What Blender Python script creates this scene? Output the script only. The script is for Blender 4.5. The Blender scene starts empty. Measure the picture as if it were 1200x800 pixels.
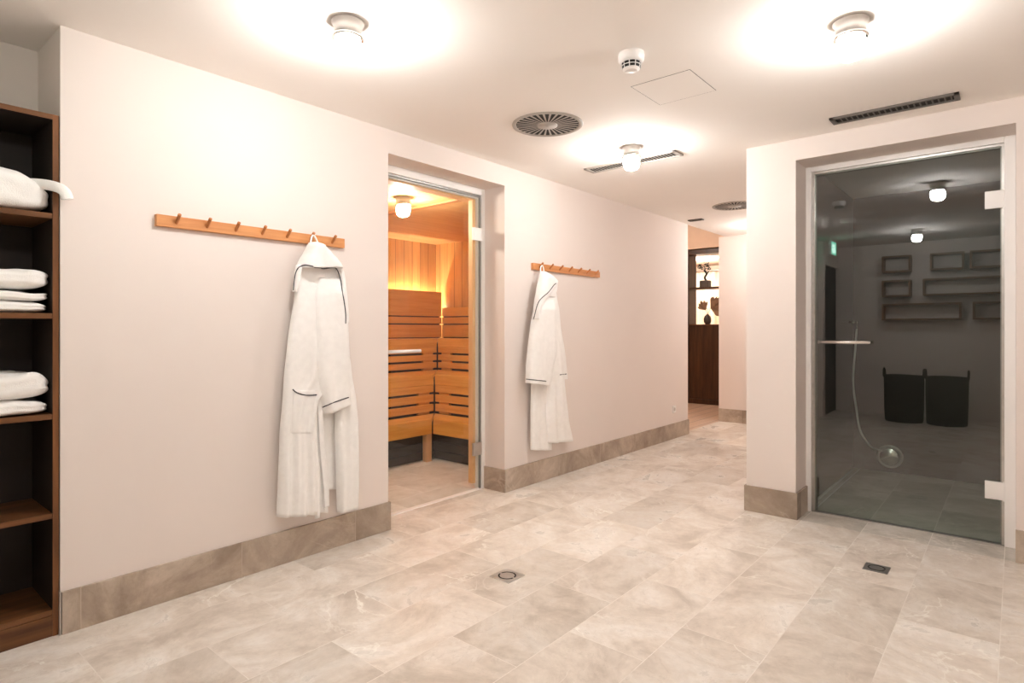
import bpy, bmesh, math, random
from mathutils import Vector, Matrix, noise

# ------------------------------------------------------------------ camera model (metres; camera stands at x=0,y=0)
TH = math.radians(40.2); S, CO = math.sin(TH), math.cos(TH)
F, CH, V0 = 700.0, 1.22, 385.0
def ray(u, v):
    a = (u-600)/F
    return (-S+a*CO, CO+a*S, (V0-v)/F)
def on_x(u, v, x):            # point of the photo measured on a wall plane x = const
    r = ray(u, v); t = x/r[0]; return Vector((x, r[1]*t, CH+r[2]*t))
def on_y(u, v, y):
    r = ray(u, v); t = y/r[1]; return Vector((r[0]*t, y, CH+r[2]*t))
CEIL = 2.43
COL = bpy.context.scene.collection
R = random.Random(7)

# ------------------------------------------------------------------ mesh helpers
def link(name, bm, m, parent=None, smooth=False, loc=None):
    bmesh.ops.recalc_face_normals(bm, faces=bm.faces)
    me = bpy.data.meshes.new(name); 
    if loc is not None: bmesh.ops.translate(bm, verts=bm.verts, vec=-Vector(loc))
    bm.to_mesh(me); bm.free()
    if smooth: me.polygons.foreach_set('use_smooth', [True]*len(me.polygons))
    o = bpy.data.objects.new(name, me); COL.objects.link(o)
    for mm in (m if isinstance(m, (list, tuple)) else [m]): me.materials.append(mm)
    if loc is not None: o.location = loc
    if parent is not None:
        o.parent = parent
        if loc is None and parent.parent is not None: o.location = (0, 0, 0)          # sub-part: its part already sits at the world origin
        elif loc is None: o.location = -Vector(parent.location)   # meshes are written in world coordinates
        else: o.location = Vector(loc)-Vector(parent.location)
    return o
def box(bm, x0, x1, y0, y1, z0, z1, bev=0.0, mi=0):
    n = bmesh.ops.create_cube(bm, size=1)['verts']
    for v in n:
        v.co = Vector(((x0+x1)/2+v.co.x*(x1-x0), (y0+y1)/2+v.co.y*(y1-y0), (z0+z1)/2+v.co.z*(z1-z0)))
    fs = set(f for v in n for f in v.link_faces)
    for f in fs: f.material_index = mi
    if bev > 0:
        es = list(set(e for f in fs for e in f.edges))
        bmesh.ops.bevel(bm, geom=es, offset=bev, segments=2, affect='EDGES', profile=.5)
def BX(*a, **k):
    bm = bmesh.new(); box(bm, *a, **k); return bm
def boxes(lst, bev=0.0):
    bm = bmesh.new()
    for a in lst: box(bm, *a, bev=bev)
    return bm
def cyl(bm, p0, p1, r0, r1=None, seg=24, caps=True):
    p0, p1 = Vector(p0), Vector(p1); r1 = r0 if r1 is None else r1
    d = p1-p0; q = d.to_track_quat('Z', 'Y').to_matrix().to_4x4()
    M = Matrix.Translation((p0+p1)/2) @ q
    bmesh.ops.create_cone(bm, cap_ends=caps, segments=seg, radius1=r0, radius2=r1, depth=d.length, matrix=M)
def lathe(bm, prof, c, seg=32):         # prof: (radius, z) list
    c = Vector(c); rings = []
    for r, z in prof:
        if r < 1e-5: rings.append([bm.verts.new(c+Vector((0, 0, z)))])
        else: rings.append([bm.verts.new(c+Vector((r*math.cos(2*math.pi*i/seg), r*math.sin(2*math.pi*i/seg), z))) for i in range(seg)])
    for a, b in zip(rings, rings[1:]):
        for i in range(seg):
            j = (i+1) % seg
            if len(a) == 1 and len(b) > 1: bm.faces.new((a[0], b[i], b[j]))
            elif len(b) == 1 and len(a) > 1: bm.faces.new((a[i], a[j], b[0]))
            elif len(a) > 1: bm.faces.new((a[i], a[j], b[j], b[i]))
def smooth_path(pts, n=8):
    pts = [Vector(p) for p in pts]; P = [pts[0]]+pts+[pts[-1]]; out = []
    for i in range(1, len(P)-2):
        for k in range(n):
            t = k/n; a, b, c, d = P[i-1], P[i], P[i+1], P[i+2]
            out.append(.5*((2*b)+(c-a)*t+(2*a-5*b+4*c-d)*t*t+(3*b-a-3*c+d)*t**3))
    out.append(pts[-1]); return out
def tube(bm, pts, r, seg=8, flat=None):
    rings = []; n = len(pts); up = Vector((1, 0, .01)).normalized()
    for i, p in enumerate(pts):
        d = (pts[min(i+1, n-1)]-pts[max(i-1, 0)]).normalized()
        s = d.cross(up); 
        if s.length < 1e-4: s = d.cross(Vector((0, 1, 0)))
        s.normalize(); w = d.cross(s).normalized()
        ra, rb = (r, r) if flat is None else (r, flat)
        rings.append([bm.verts.new(p+s*ra*math.cos(2*math.pi*k/seg)+w*rb*math.sin(2*math.pi*k/seg)) for k in range(seg)])
    for a, b in zip(rings, rings[1:]):
        for k in range(seg): bm.faces.new((a[k], a[(k+1) % seg], b[(k+1) % seg], b[k]))
    bm.faces.new(rings[0][::-1]); bm.faces.new(rings[-1])
def empty(name, loc, label, cat, group=None, kind=None):
    o = bpy.data.objects.new(name, None); COL.objects.link(o); o.location = loc; o.empty_display_size = .05
    return tag(o, label, cat, group, kind)
def tag(o, label=None, cat=None, group=None, kind=None):
    if label: o['label'] = label
    if cat: o['category'] = cat
    if group: o['group'] = group
    if kind: o['kind'] = kind
    return o
def struct(name, bm, m, label=None, parent=None, smooth=False):
    o = link(name, bm, m, parent, smooth)
    o['kind'] = 'structure'
    if label: o['label'] = label
    return o

# ------------------------------------------------------------------ materials
def srgb(r, g, b):
    f = lambda c: (c/255/12.92) if c/255 <= .04045 else ((c/255+.055)/1.055)**2.4
    return (f(r), f(g), f(b), 1)
def mat(name):
    m = bpy.data.materials.new(name); m.use_nodes = True
    nt = m.node_tree; return m, nt, nt.nodes['Principled BSDF']
def N(nt, t, **k):
    n = nt.nodes.new(t)
    for a, b in k.items():
        if a.startswith('i_'): n.inputs[a[2:].replace('_', ' ')].default_value = b
        else: setattr(n, a, b)
    return n
def ramp(nt, stops):
    r = nt.nodes.new('ShaderNodeValToRGB'); cr = r.color_ramp
    while len(cr.elements) < len(stops): cr.elements.new(.5)
    for e, (p, c) in zip(cr.elements, stops): e.position = p; e.color = c
    return r
def mixc(nt, fac, a, b, mode='MIX'):
    n = nt.nodes.new('ShaderNodeMix'); n.data_type = 'RGBA'; n.blend_type = mode
    for sock, val in ((0, fac), (6, a), (7, b)):
        if isinstance(val, bpy.types.NodeSocket): nt.links.new(val, n.inputs[sock])
        else: n.inputs[sock].default_value = val
    return n.outputs[2]
def simple(name, col, rough=.5, metal=0, var=.06, scale=8, bump=0, bscale=200, spec=None):
    m, nt, b = mat(name); L = nt.links
    tc = N(nt, 'ShaderNodeNewGeometry')
    nz = N(nt, 'ShaderNodeTexNoise', i_Scale=scale, i_Detail=4.0); L.new(tc.outputs['Position'], nz.inputs['Vector'])
    c1 = tuple(min(1, c*(1-var)) for c in col[:3])+(1,); c2 = tuple(min(1, c*(1+var)) for c in col[:3])+(1,)
    r = ramp(nt, [(.35, c1), (.65, c2)]); L.new(nz.outputs[0], r.inputs[0]); L.new(r.outputs[0], b.inputs['Base Color'])
    b.inputs['Roughness'].default_value = rough; b.inputs['Metallic'].default_value = metal
    if spec is not None: b.inputs['Specular IOR Level'].default_value = spec
    if bump:
        n2 = N(nt, 'ShaderNodeTexNoise', i_Scale=bscale, i_Detail=3.0); L.new(tc.outputs['Position'], n2.inputs['Vector'])
        bp = N(nt, 'ShaderNodeBump', i_Strength=bump, i_Distance=.004); L.new(n2.outputs[0], bp.inputs['Height']); L.new(bp.outputs[0], b.inputs['Normal'])
    return m
def stone(name, dark, mid, light, tiled=True, rough=.35, cells=.66, vein=1.0, tint=.5, along='y', spec=.5, joint=.6):
    m, nt, b = mat(name); L = nt.links
    g = N(nt, 'ShaderNodeNewGeometry'); sp = N(nt, 'ShaderNodeSeparateXYZ'); L.new(g.outputs['Position'], sp.inputs[0])
    def add(s, v):
        n = N(nt, 'ShaderNodeMath', operation='ADD'); L.new(s, n.inputs[0]); n.inputs[1].default_value = v; return n.outputs[0]
    if tiled:
        cb = N(nt, 'ShaderNodeCombineXYZ')
        L.new(add(sp.outputs[1], -.667-.33+.66*20), cb.inputs[0]); L.new(add(sp.outputs[0], .05+.332*20), cb.inputs[1])
        br = N(nt, 'ShaderNodeTexBrick', offset=.5, offset_frequency=2, squash=1.0, squash_frequency=2)
        for k, v in (('Scale', 1.0), ('Mortar Size', .0016), ('Mortar Smooth', .1), ('Bias', 0.0), ('Brick Width', .66), ('Row Height', .332)): br.inputs[k].default_value = v
    else:
        cb = N(nt, 'ShaderNodeCombineXYZ')
        sxy = N(nt, 'ShaderNodeMath', operation='ADD'); L.new(sp.outputs[0], sxy.inputs[0]); L.new(sp.outputs[1], sxy.inputs[1])
        L.new(add(sxy.outputs[0], 20.0), cb.inputs[0]); L.new(add(sp.outputs[2], .3), cb.inputs[1])
        br = N(nt, 'ShaderNodeTexBrick', offset=0.0, offset_frequency=2, squash=1.0, squash_frequency=2)
        for k, v in (('Scale', 1.0), ('Mortar Size', .0014), ('Mortar Smooth', .1), ('Bias', 0.0), ('Brick Width', .66), ('Row Height', 2.0)): br.inputs[k].default_value = v
    br.inputs['Color1'].default_value = (0, 0, 0, 1); br.inputs['Color2'].default_value = (1, 1, 1, 1); br.inputs['Mortar'].default_value = (.5, .5, .5, 1)
    L.new(cb.outputs[0], br.inputs['Vector'])
    w = N(nt, 'ShaderNodeMath', operation='MULTIPLY'); L.new(br.outputs['Color'], w.inputs[0]); w.inputs[1].default_value = 37.0
    def noise4(scale, detail, rough_, dist=0.0):
        n = N(nt, 'ShaderNodeTexNoise', noise_dimensions='4D', i_Scale=scale, i_Detail=detail, i_Roughness=rough_, i_Distortion=dist)
        L.new(g.outputs['Position'], n.inputs['Vector']); L.new(w.outputs[0], n.inputs['W']); return n.outputs[0]
    cloud = noise4(2.6, 9.0, .66, 1.1)
    r = ramp(nt, [(.36, dark), (.49, mid), (.62, light)]); L.new(cloud, r.inputs[0])
    fine = noise4(26, 6.0, .7, .3)
    rf = ramp(nt, [(.3, (.86, .85, .84, 1)), (.62, (1.03, 1.03, 1.03, 1))]); L.new(fine, rf.inputs[0])
    c = mixc(nt, .7, r.outputs[0], rf.outputs[0], 'MULTIPLY')
    # thin pale veins
    v1 = noise4(1.7, 5.0, .55, 1.6)
    rv = ramp(nt, [(.488, (0, 0, 0, 1)), (.5, (1, 1, 1, 1)), (.512, (0, 0, 0, 1))]); L.new(v1, rv.inputs[0])
    gate = noise4(2.3, 2.0, .5); rg = ramp(nt, [(.5, (0, 0, 0, 1)), (.62, (.75*vein, .75*vein, .75*vein, 1))]); L.new(gate, rg.inputs[0])
    vf = mixc(nt, 1.0, rv.outputs[0], rg.outputs[0], 'MULTIPLY')
    c = mixc(nt, vf, c, tuple(min(1, x*1.18) for x in light[:3])+(1,))
    v2 = noise4(2.6, 6.0, .6, 2.2)
    rv2 = ramp(nt, [(.494, (0, 0, 0, 1)), (.5, (.3*vein, .3*vein, .3*vein, 1)), (.506, (0, 0, 0, 1))]); L.new(v2, rv2.inputs[0])
    c = mixc(nt, rv2.outputs[0], c, tuple(x*.8 for x in dark[:3])+(1,))
    # each tile its own tone
    rt = ramp(nt, [(0, (1-.3*tint, 1-.32*tint, 1-.35*tint, 1)), (.5, (1, 1, 1, 1)), (1, (1+.12*tint, 1+.12*tint, 1+.12*tint, 1))]); L.new(br.outputs['Color'], rt.inputs[0])
    c = mixc(nt, 1.0, c, rt.outputs[0], 'MULTIPLY')
    jf = N(nt, 'ShaderNodeMath', operation='MULTIPLY'); L.new(br.outputs['Fac'], jf.inputs[0]); jf.inputs[1].default_value = joint
    c = mixc(nt, jf.outputs[0], c, tuple(min(1, x*1.08) for x in light[:3])+(1,))
    L.new(c, b.inputs['Base Color']); b.inputs['Roughness'].default_value = rough
    b.inputs['Specular IOR Level'].default_value = spec
    rr = ramp(nt, [(.3, (rough+.1,)*3+(1,)), (.7, (rough-.08,)*3+(1,))]); L.new(cloud, rr.inputs[0]); L.new(rr.outputs[0], b.inputs['Roughness'])
    bp = N(nt, 'ShaderNodeBump', i_Strength=.25, i_Distance=.001); 
    inv = N(nt, 'ShaderNodeMath', operation='SUBTRACT'); inv.inputs[0].default_value = 1.0; L.new(br.outputs['Fac'], inv.inputs[1])
    L.new(inv.outputs[0], bp.inputs['Height']); L.new(bp.outputs[0], b.inputs['Normal'])
    return m
def wood(name, dark, light, axis=1, scale=1.0, rough=.45, knots=False, planks=None, var=.25, spec=.4):
    """grain along axis; planks=(plane axis, width) adds tongue-and-groove joints with a tone for each plank"""
    m, nt, b = mat(name); L = nt.links
    g = N(nt, 'ShaderNodeNewGeometry')
    mp = N(nt, 'ShaderNodeMapping'); sc = [14*scale]*3; sc[axis] = .9*scale; mp.inputs['Scale'].default_value = sc
    L.new(g.outputs['Position'], mp.inputs['Vector'])
    n1 = N(nt, 'ShaderNodeTexNoise', noise_dimensions='4D', i_Scale=1.6, i_Detail=6.0, i_Roughness=.6, i_Distortion=.8); L.new(mp.outputs[0], n1.inputs['Vector'])
    r = ramp(nt, [(.33, dark), (.68, light)]); L.new(n1.outputs[0], r.inputs[0]); c = r.outputs[0]
    if planks:
        sp = N(nt, 'ShaderNodeSeparateXYZ'); L.new(g.outputs['Position'], sp.inputs[0])
        d = N(nt, 'ShaderNodeMath', operation='DIVIDE'); L.new(sp.outputs[planks[0]], d.inputs[0]); d.inputs[1].default_value = planks[1]
        fl = N(nt, 'ShaderNodeMath', operation='FLOOR'); L.new(d.outputs[0], fl.inputs[0])
        fr = N(nt, 'ShaderNodeMath', operation='FRACT'); L.new(d.outputs[0], fr.inputs[0])
        wn = N(nt, 'ShaderNodeTexWhiteNoise', noise_dimensions='1D'); L.new(fl.outputs[0], wn.inputs['W'])
        L.new(wn.outputs[0], n1.inputs['W'])
        rt = ramp(nt, [(0, (1-var, 1-var*1.15, 1-var*1.3, 1)), (1, (1, 1, 1, 1))]); L.new(wn.outputs[0], rt.inputs[0])
        c = mixc(nt, 1.0, c, rt.outputs[0], 'MULTIPLY')
        rj = ramp(nt, [(0, (1, 1, 1, 1)), (.05, (0, 0, 0, 1)), (.95, (0, 0, 0, 1)), (1, (1, 1, 1, 1))]); L.new(fr.outputs[0], rj.inputs[0])
        c = mixc(nt, rj.outputs[0], c, tuple(x*.3 for x in dark[:3])+(1,))
    if knots:
        vo = N(nt, 'ShaderNodeTexVoronoi', i_Scale=2.6); mp2 = N(nt, 'ShaderNodeMapping'); s2 = [1.0]*3; s2[axis] = .55; mp2.inputs['Scale'].default_value = s2
        L.new(g.outputs['Position'], mp2.inputs['Vector']); L.new(mp2.outputs[0], vo.inputs['Vector'])
        rk = ramp(nt, [(.02, (.75, .75, .75, 1)), (.06, (0, 0, 0, 1))]); L.new(vo.outputs['Distance'], rk.inputs[0])
        c = mixc(nt, rk.outputs[0], c, tuple(x*.35 for x in dark[:3])+(1,))
    L.new(c, b.inputs['Base Color']); b.inputs['Roughness'].default_value = rough; b.inputs['Specular IOR Level'].default_value = spec
    bp = N(nt, 'ShaderNodeBump', i_Strength=.12, i_Distance=.002); L.new(n1.outputs[0], bp.inputs['Height']); L.new(bp.outputs[0], b.inputs['Normal'])
    return m
def emit(name, col, st):
    m, nt, b = mat(name); b.inputs['Base Color'].default_value = (.8, .8, .8, 1)
    nz = N(nt, 'ShaderNodeTexNoise', i_Scale=3.0); rr = ramp(nt, [(0, col), (1, col)]); nt.links.new(nz.outputs[0], rr.inputs[0])
    nt.links.new(rr.outputs[0], b.inputs['Emission Color']); b.inputs['Emission Strength'].default_value = st
    return m
def glass(name, tint, ior):
    m = bpy.data.materials.new(name); m.use_nodes = True; nt = m.node_tree; nt.nodes.clear(); L = nt.links
    out = N(nt, 'ShaderNodeOutputMaterial'); mx = N(nt, 'ShaderNodeMixShader'); tr = N(nt, 'ShaderNodeBsdfTransparent'); gl = N(nt, 'ShaderNodeBsdfGlossy')
    tr.inputs[0].default_value = tint; gl.inputs['Roughness'].default_value = 0.0; gl.inputs[0].default_value = (1, 1, 1, 1)
    fr = N(nt, 'ShaderNodeFresnel'); fr.inputs[0].default_value = ior; g = N(nt, 'ShaderNodeNewGeometry')
    iv = N(nt, 'ShaderNodeMath', operation='SUBTRACT'); iv.inputs[0].default_value = 1; L.new(g.outputs['Backfacing'], iv.inputs[1])
    mu = N(nt, 'ShaderNodeMath', operation='MULTIPLY'); L.new(fr.outputs[0], mu.inputs[0]); L.new(iv.outputs[0], mu.inputs[1])
    L.new(mu.outputs[0], mx.inputs[0]); L.new(tr.outputs[0], mx.inputs[1]); L.new(gl.outputs[0], mx.inputs[2]); L.new(mx.outputs[0], out.inputs[0])
    return m

M_WALL = simple('wall_paint', (.80, .725, .68, 1), .75, var=.012, scale=1.5, bump=.03, bscale=120)
M_CEIL = simple('ceiling_paint', (.93, .89, .85, 1), .85, var=.01, scale=1.5)
M_FLOOR = stone('floor_stone', srgb(202, 191, 179), srgb(226, 217, 206), srgb(240, 235, 228), rough=.32, spec=.4, tint=.42, joint=.35)
M_BASE = stone('baseboard_stone', srgb(152, 136, 121), srgb(176, 160, 144), srgb(198, 184, 169), tiled=False, rough=.45, tint=.35, vein=.6)
M_SHFLOOR = stone('shower_floor_stone', srgb(190, 184, 174), srgb(212, 206, 196), srgb(228, 222, 214), rough=.4, spec=.3, joint=1.0)
M_SAFLOOR = stone('sauna_floor_stone', srgb(222, 219, 213), srgb(240, 238, 234), srgb(248, 247, 245), rough=.4, spec=.3)
M_SHWALL = simple('dark_shower_tile', srgb(50, 42, 37), .35, var=.12, scale=2.5)
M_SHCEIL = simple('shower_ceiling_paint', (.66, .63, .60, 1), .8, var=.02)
M_WHITE = simple('white_lacquer', (.90, .88, .86, 1), .35, var=.01)
M_ALU = simple('brushed_aluminium', (.62, .60, .57, 1), .32, metal=1.0, var=.05, scale=30)
M_DALU = simple('grey_aluminium', (.34, .33, .31, 1), .4, metal=.8, var=.05, scale=30)
M_CAP = simple('light_grey_metal', (.62, .58, .54, 1), .45, metal=.3, var=.02)
M_VENT = simple('taupe_vent_metal', (.40, .36, .32, 1), .5, var=.03)
M_GRILLE = simple('dark_grille_metal', (.13, .115, .10, 1), .5, var=.05)
M_CHROME = simple('satin_chrome', (.86, .84, .81, 1), .18, metal=1.0, var=.02)
M_DARK = simple('dark_recess', (.015, .014, .013, 1), .8, var=.2)
M_BLACK = simple('black_rubber', (.02, .02, .02, 1), .6, var=.2)
M_CLOTH = simple('white_terry_cloth', (.94, .925, .905, 1), .95, var=.02, scale=30, bump=.5, bscale=260, spec=.1)
M_PIPE = simple('dark_piping', srgb(70, 68, 74), .8, var=.1)
M_WALNUT = wood('walnut_stained_wood', srgb(80, 50, 29), srgb(124, 82, 50), axis=1, rough=.42, spec=.3)
M_WALNUTZ = wood('walnut_stained_upright', srgb(92, 58, 34), srgb(140, 92, 56), axis=2, rough=.42, spec=.3)
M_BOARD = simple('dark_board_with_shade', srgb(36, 23, 15), .6, var=.15)  # dark tone also carries the shade inside the cabinet and behind bench gaps
M_OAK = wood('oiled_oak', srgb(196, 128, 76), srgb(222, 158, 100), axis=1, scale=2.0, rough=.4)
M_OAKPEG = wood('oiled_oak_peg', srgb(176, 108, 60), srgb(200, 134, 80), axis=0, scale=2.0, rough=.4)
M_PINEV = wood('sauna_panelling_back', srgb(218, 168, 100), srgb(238, 196, 128), axis=2, planks=(1, .125), var=.28, knots=True)
M_PINEVX = wood('sauna_panelling_side', srgb(218, 168, 100), srgb(238, 196, 128), axis=2, planks=(0, .125), var=.28, knots=True)
M_PINEC = wood('sauna_ceiling_boards', srgb(214, 164, 100), srgb(234, 190, 126), axis=1, var=.12)
M_BENCHY = wood('sauna_bench_wood_long', srgb(212, 152, 66), srgb(234, 180, 92), axis=1, knots=True)
M_BENCHX = wood('sauna_bench_wood_cross', srgb(216, 156, 70), srgb(237, 184, 95), axis=0, knots=True)
M_PINE = wood('pale_pine', srgb(228, 176, 122), srgb(243, 200, 150), axis=2, rough=.5)
M_GLASS = glass('clear_glass', (.95, .96, .95, 1), 1.6)
M_TINT = glass('grey_tinted_glass', (.84, .89, .865, 1), 2.05)
M_GLOBE = emit('lamp_glow', (1, .985, .965, 1), 56)
M_GLOBE2 = emit('sauna_lamp_glow', (1, .93, .83, 1), 82)
M_LED = emit('warm_led', (1, .86, .68, 1), 30)
M_SPOT = emit('downlight_glow', (1, .88, .75, 1), 12)
M_FARWALL = simple('far_room_paint', srgb(226, 202, 180), .8, var=.02)
M_FARFLOOR = wood('far_room_plank_floor', srgb(208, 182, 160), srgb(228, 204, 184), axis=1, planks=(0, .18), var=.1, rough=.35)
M_CURT = simple('sheer_curtain', srgb(236, 222, 204), .9, var=.05, scale=12)
M_DIV = wood('dark_stained_oak', srgb(48, 29, 16), srgb(80, 50, 28), axis=2, rough=.4)
M_LEAF = simple('dark_foliage', srgb(36, 40, 30), .7, var=.3, scale=30)
M_DRY = simple('dried_palm', srgb(140, 112, 88), .8, var=.2, scale=20)
M_POT = simple('dark_glazed_pot', srgb(70, 62, 56), .4, var=.2)
M_RATTAN = simple('dark_woven_rattan', srgb(44, 34, 28), .8, var=.4, scale=60, bump=.8, bscale=90)
M_DOORD = simple('dark_door_paint', srgb(34, 32, 32), .4, var=.08)
M_GREEN = emit('exit_green', (.02, .75, .42, 1), 1.2)
M_SIGNW = emit('exit_white', (.8, 1, .92, 1), 2.0)
M_BROWNBOX = wood('brown_box_shelf_wood', srgb(120, 84, 58), srgb(150, 108, 78), axis=0, rough=.5)
M_CEMENT = simple('grey_wall_paint', (.50, .47, .44, 1), .8, var=.02)

# ------------------------------------------------------------------ the setting
WX = -2.915                        # face of the long left wall
YF = 4.09                          # face of the wall with the steam room
# floors
struct('floor', boxes([(-3.0, 1.55, -1.45, 8.0, -.1, 0), (-3.4, -3.0, -.7, .66, -.1, 0), (-3.16, -3.0, 2.28, 3.37, -.1, 0)]), M_FLOOR, 'large beige marbled stone tiles in a running bond')
struct('floor_sauna', BX(-5.6, -3.16, 1.1, 5.1, -.1, 0), M_SAFLOOR, 'pale stone floor inside the sauna')
struct('floor_shower', BX(-1.15, .2, YF+.0, 6.0, -.099, .001), M_SHFLOOR)
struct('floor_far_room', BX(-8, -3.0, 6.61, 12, -.1, -.0005), M_FARFLOOR, 'warm plank floor of the far room')
# ceilings
struct('ceiling', boxes([(-3.2, 1.55, -1.45, 6.61, CEIL, 2.55), (-3.42, -3.2, -.7, .66, CEIL, 2.55), (-2.93, 1.55, 6.61, 8.0, CEIL, 2.55)]), M_CEIL, 'plain cream plastered ceiling')
struct('ceiling_sauna', BX(-5.6, -3.2, 1.1, 5.1, 2.25, 2.32), M_PINEC, 'wooden sauna ceiling')
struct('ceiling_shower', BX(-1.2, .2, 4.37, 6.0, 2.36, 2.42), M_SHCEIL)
struct('ceiling_far_room', boxes([(-8, -2.93, 6.45, 9.5, 2.95, 3.05), (-8, -2.93, 9.5, 12, 2.5, 2.6)]), M_FARWALL)
# left wall with the sauna opening
SY0, SY1, SZ = 2.285, 3.365, 2.285
struct('wall_left', boxes([(-3.2, WX, .657, SY0, 0, CEIL), (-3.2, WX, SY0, SY1, SZ, CEIL), (-3.2, WX, SY1, 6.61, 0, CEIL)]), M_WALL, 'long pinkish beige plastered wall')
struct('wall_niche', boxes([(-3.42, -3.27, -.7, .657, 0, CEIL), (-3.27, -3.2, .657, .75, 0, CEIL)]), M_WALL)
# steam room wall
SX0, SX1 = -1.08, -.003
struct('wall_right', boxes([(-1.39, SX0, YF, 4.36, 0, CEIL), (SX0, SX1, YF, 4.36, 2.297, CEIL), (SX1, 1.55, YF, 4.36, 0, CEIL), (-1.39, -1.2, 4.36, 7.8, 0, CEIL)]), M_WALL, 'beige wall around the steam room door')
struct('wall_far', boxes([(-3.01, -1.2, 7.8, 8.0, 0, CEIL), (-3.01, -2.93, 8.0, 12, 0, 2.95)]), M_WALL)
struct('wall_side', BX(1.4, 1.55, -1.45, YF, 0, CEIL), M_WALL)
struct('wall_back', BX(-2.3, 1.4, -1.45, -1.3, 0, CEIL), M_WALL)
struct('wall_entrance', boxes([(-3.27, -2.05, -.52, -.38, 0, CEIL), (-2.2, -2.05, -1.3, -.52, 2.12, CEIL)]), M_WALL)
# shower walls
struct('wall_shower', boxes([(-1.2, -1.1, 4.36, 6.0, 0, 2.36), (-1.1, .1, 5.95, 6.1, 0, 2.36), (.1, .2, 4.36, 6.0, 0, 2.36)]), M_SHWALL, 'dark brown tiled walls of the steam shower')
# sauna walls
struct('wall_sauna_back', BX(-5.55, -5.45, 1.1, 5.1, 0, 2.25), M_PINEV, 'vertical pine panelling behind the benches')
struct('wall_sauna_side', boxes([(-5.45, -3.2, 5.0, 5.1, 0, 2.25), (-5.45, -3.2, 1.1, 1.2, 0, 2.25)]), M_PINEVX)
# far room walls
struct('wall_far_room', boxes([(-8, -3.2, 6.45, 6.61, 0, 2.95), (-8, -7.9, 6.61, 12, 0, 2.95), (-8, -2.9, 11.9, 12.05, 0, 2.6), (-8, -2.93, 9.36, 9.5, 2.52, 2.95), (-8, -4.2, 9.36, 9.5, 0, 2.52)]), M_FARWALL)
# baseboards
BH = .17
def bb(name, *bx): struct(name, boxes(bx, bev=.0015), M_BASE)
bb('baseboard_left', (WX, WX+.012, .66, SY0+.012, .0, BH), (-3.13, WX, SY0, SY0+.012, 0, BH), )
bb('baseboard_left_far', (WX, WX+.012, SY1-.012, 6.61, .0, BH), (-3.13, WX, SY1-.012, SY1, 0, BH), (-3.2, WX+.012, 6.61, 6.622, 0, BH))
bb('baseboard_right', (-1.402, SX0+.012, YF-.012, YF, 0, BH), (SX0, SX0+.012, YF, 4.33, 0, BH), (-1.402, -1.39, YF, 7.8, 0, BH))
bb('baseboard_right_near', (SX1-.002, 1.4, YF-.012, YF, 0, BH))
bb('baseboard_far', (-3.01, -1.402, 7.788, 7.8, 0, BH))
# bb('baseboard_back', (-2.05, 1.4, -1.3, -1.288, 0, BH))
bb('baseboard_side', (1.388, 1.4, -1.3, YF, 0, BH))
# metal corner strip at the end of the left wall
struct('trim_1', BX(-2.925, -2.905, .652, .6575, 0, .175, bev=.001), M_ALU)
# threshold strips
struct('trim_2', BX(-3.15, -3.11, SY0, SY1, -.004, .005, bev=.001), M_WHITE, 'metal threshold strip under the sauna door')
struct('trim_3', BX(SX0, SX1, 4.345, 4.375, -.004, .006, bev=.001), M_DALU, 'thin metal strip under the steam room door')

# ------------------------------------------------------------------ sauna door
def hinge(parent, c, axis, m=M_WHITE):
    """c: centre on the glass edge; leaf on the glass and a plate on the frame"""
    bm = bmesh.new()
    x, y, z = c
    if axis == 'y':
        box(bm, x-.005, x+.014, y-.075, y+.012, z-.048, z+.048, bev=.003)
        box(bm, x-.02, x+.010, y+.012, y+.035, z-.055, z+.055, bev=.002)
        cyl(bm, (x+.004, y+.014, z-.05), (x+.004, y+.014, z+.05), .009, seg=12)
    else:
        box(bm, x-.075, x+.012, y-.014, y+.005, z-.05, z+.05, bev=.003)
        box(bm, x+.012, x+.035, y-.012, y+.012, z-.06, z+.06, bev=.002)
        cyl(bm, (x+.014, y-.004, z-.055), (x+.014, y-.004, z+.055), .009, seg=12)
    return link('hinge', bm, m, parent)
d1 = empty('door_1', (-3.14, 2.82, 0), None, None, kind='structure')
d1['label'] = 'clear glass sauna door in a white metal frame'
struct('door_frame', boxes([(-3.16, -3.115, SY0, SY0+.035, 0, SZ), (-3.16, -3.115, SY1-.035, SY1, 0, SZ), (-3.16, -3.115, SY0+.035, SY1-.035, SZ-.05, SZ)], bev=.003), M_WHITE, parent=d1)
struct('door_rebate', boxes([(-3.165, -3.125, SY0+.035, SY0+.047, 0, SZ-.05), (-3.165, -3.125, SY1-.047, SY1-.035, 0, SZ-.05), (-3.165, -3.125, SY0+.047, SY1-.047, SZ-.066, SZ-.05)], bev=.001), M_DALU, parent=d1)
struct('door_seal', boxes([(-3.17, -3.14, SY1-.056, SY1-.047, 0, SZ-.066), (-3.17, -3.14, SY0+.047, SY0+.056, 0, SZ-.066), (-3.17, -3.14, SY0+.056, SY1-.056, SZ-.076, SZ-.066)]), M_WHITE, parent=d1)
struct('door_glass', BX(-3.139, -3.131, SY0+.05, SY1-.05, .012, SZ-.07, bev=.001), M_GLASS, parent=d1)
struct('wooden_jamb', boxes([(-3.21, -3.165, SY1-.085, SY1-.04, .04, 2.2), (-3.26, -3.165, SY0+.04, SY0+.09, .04, 2.2), (-3.26, -3.165, SY0+.04, SY1-.04, 2.2, 2.25)], bev=.003), M_PINE, parent=d1)
hb = bmesh.new(); cyl(hb, (-3.085, 2.42, 1.07), (-3.085, 2.69, 1.07), .011, seg=20)
cyl(hb, (-3.131, 2.45, 1.07), (-3.085, 2.45, 1.07), .006, seg=12); cyl(hb, (-3.131, 2.66, 1.07), (-3.085, 2.66, 1.07), .006, seg=12)
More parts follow.
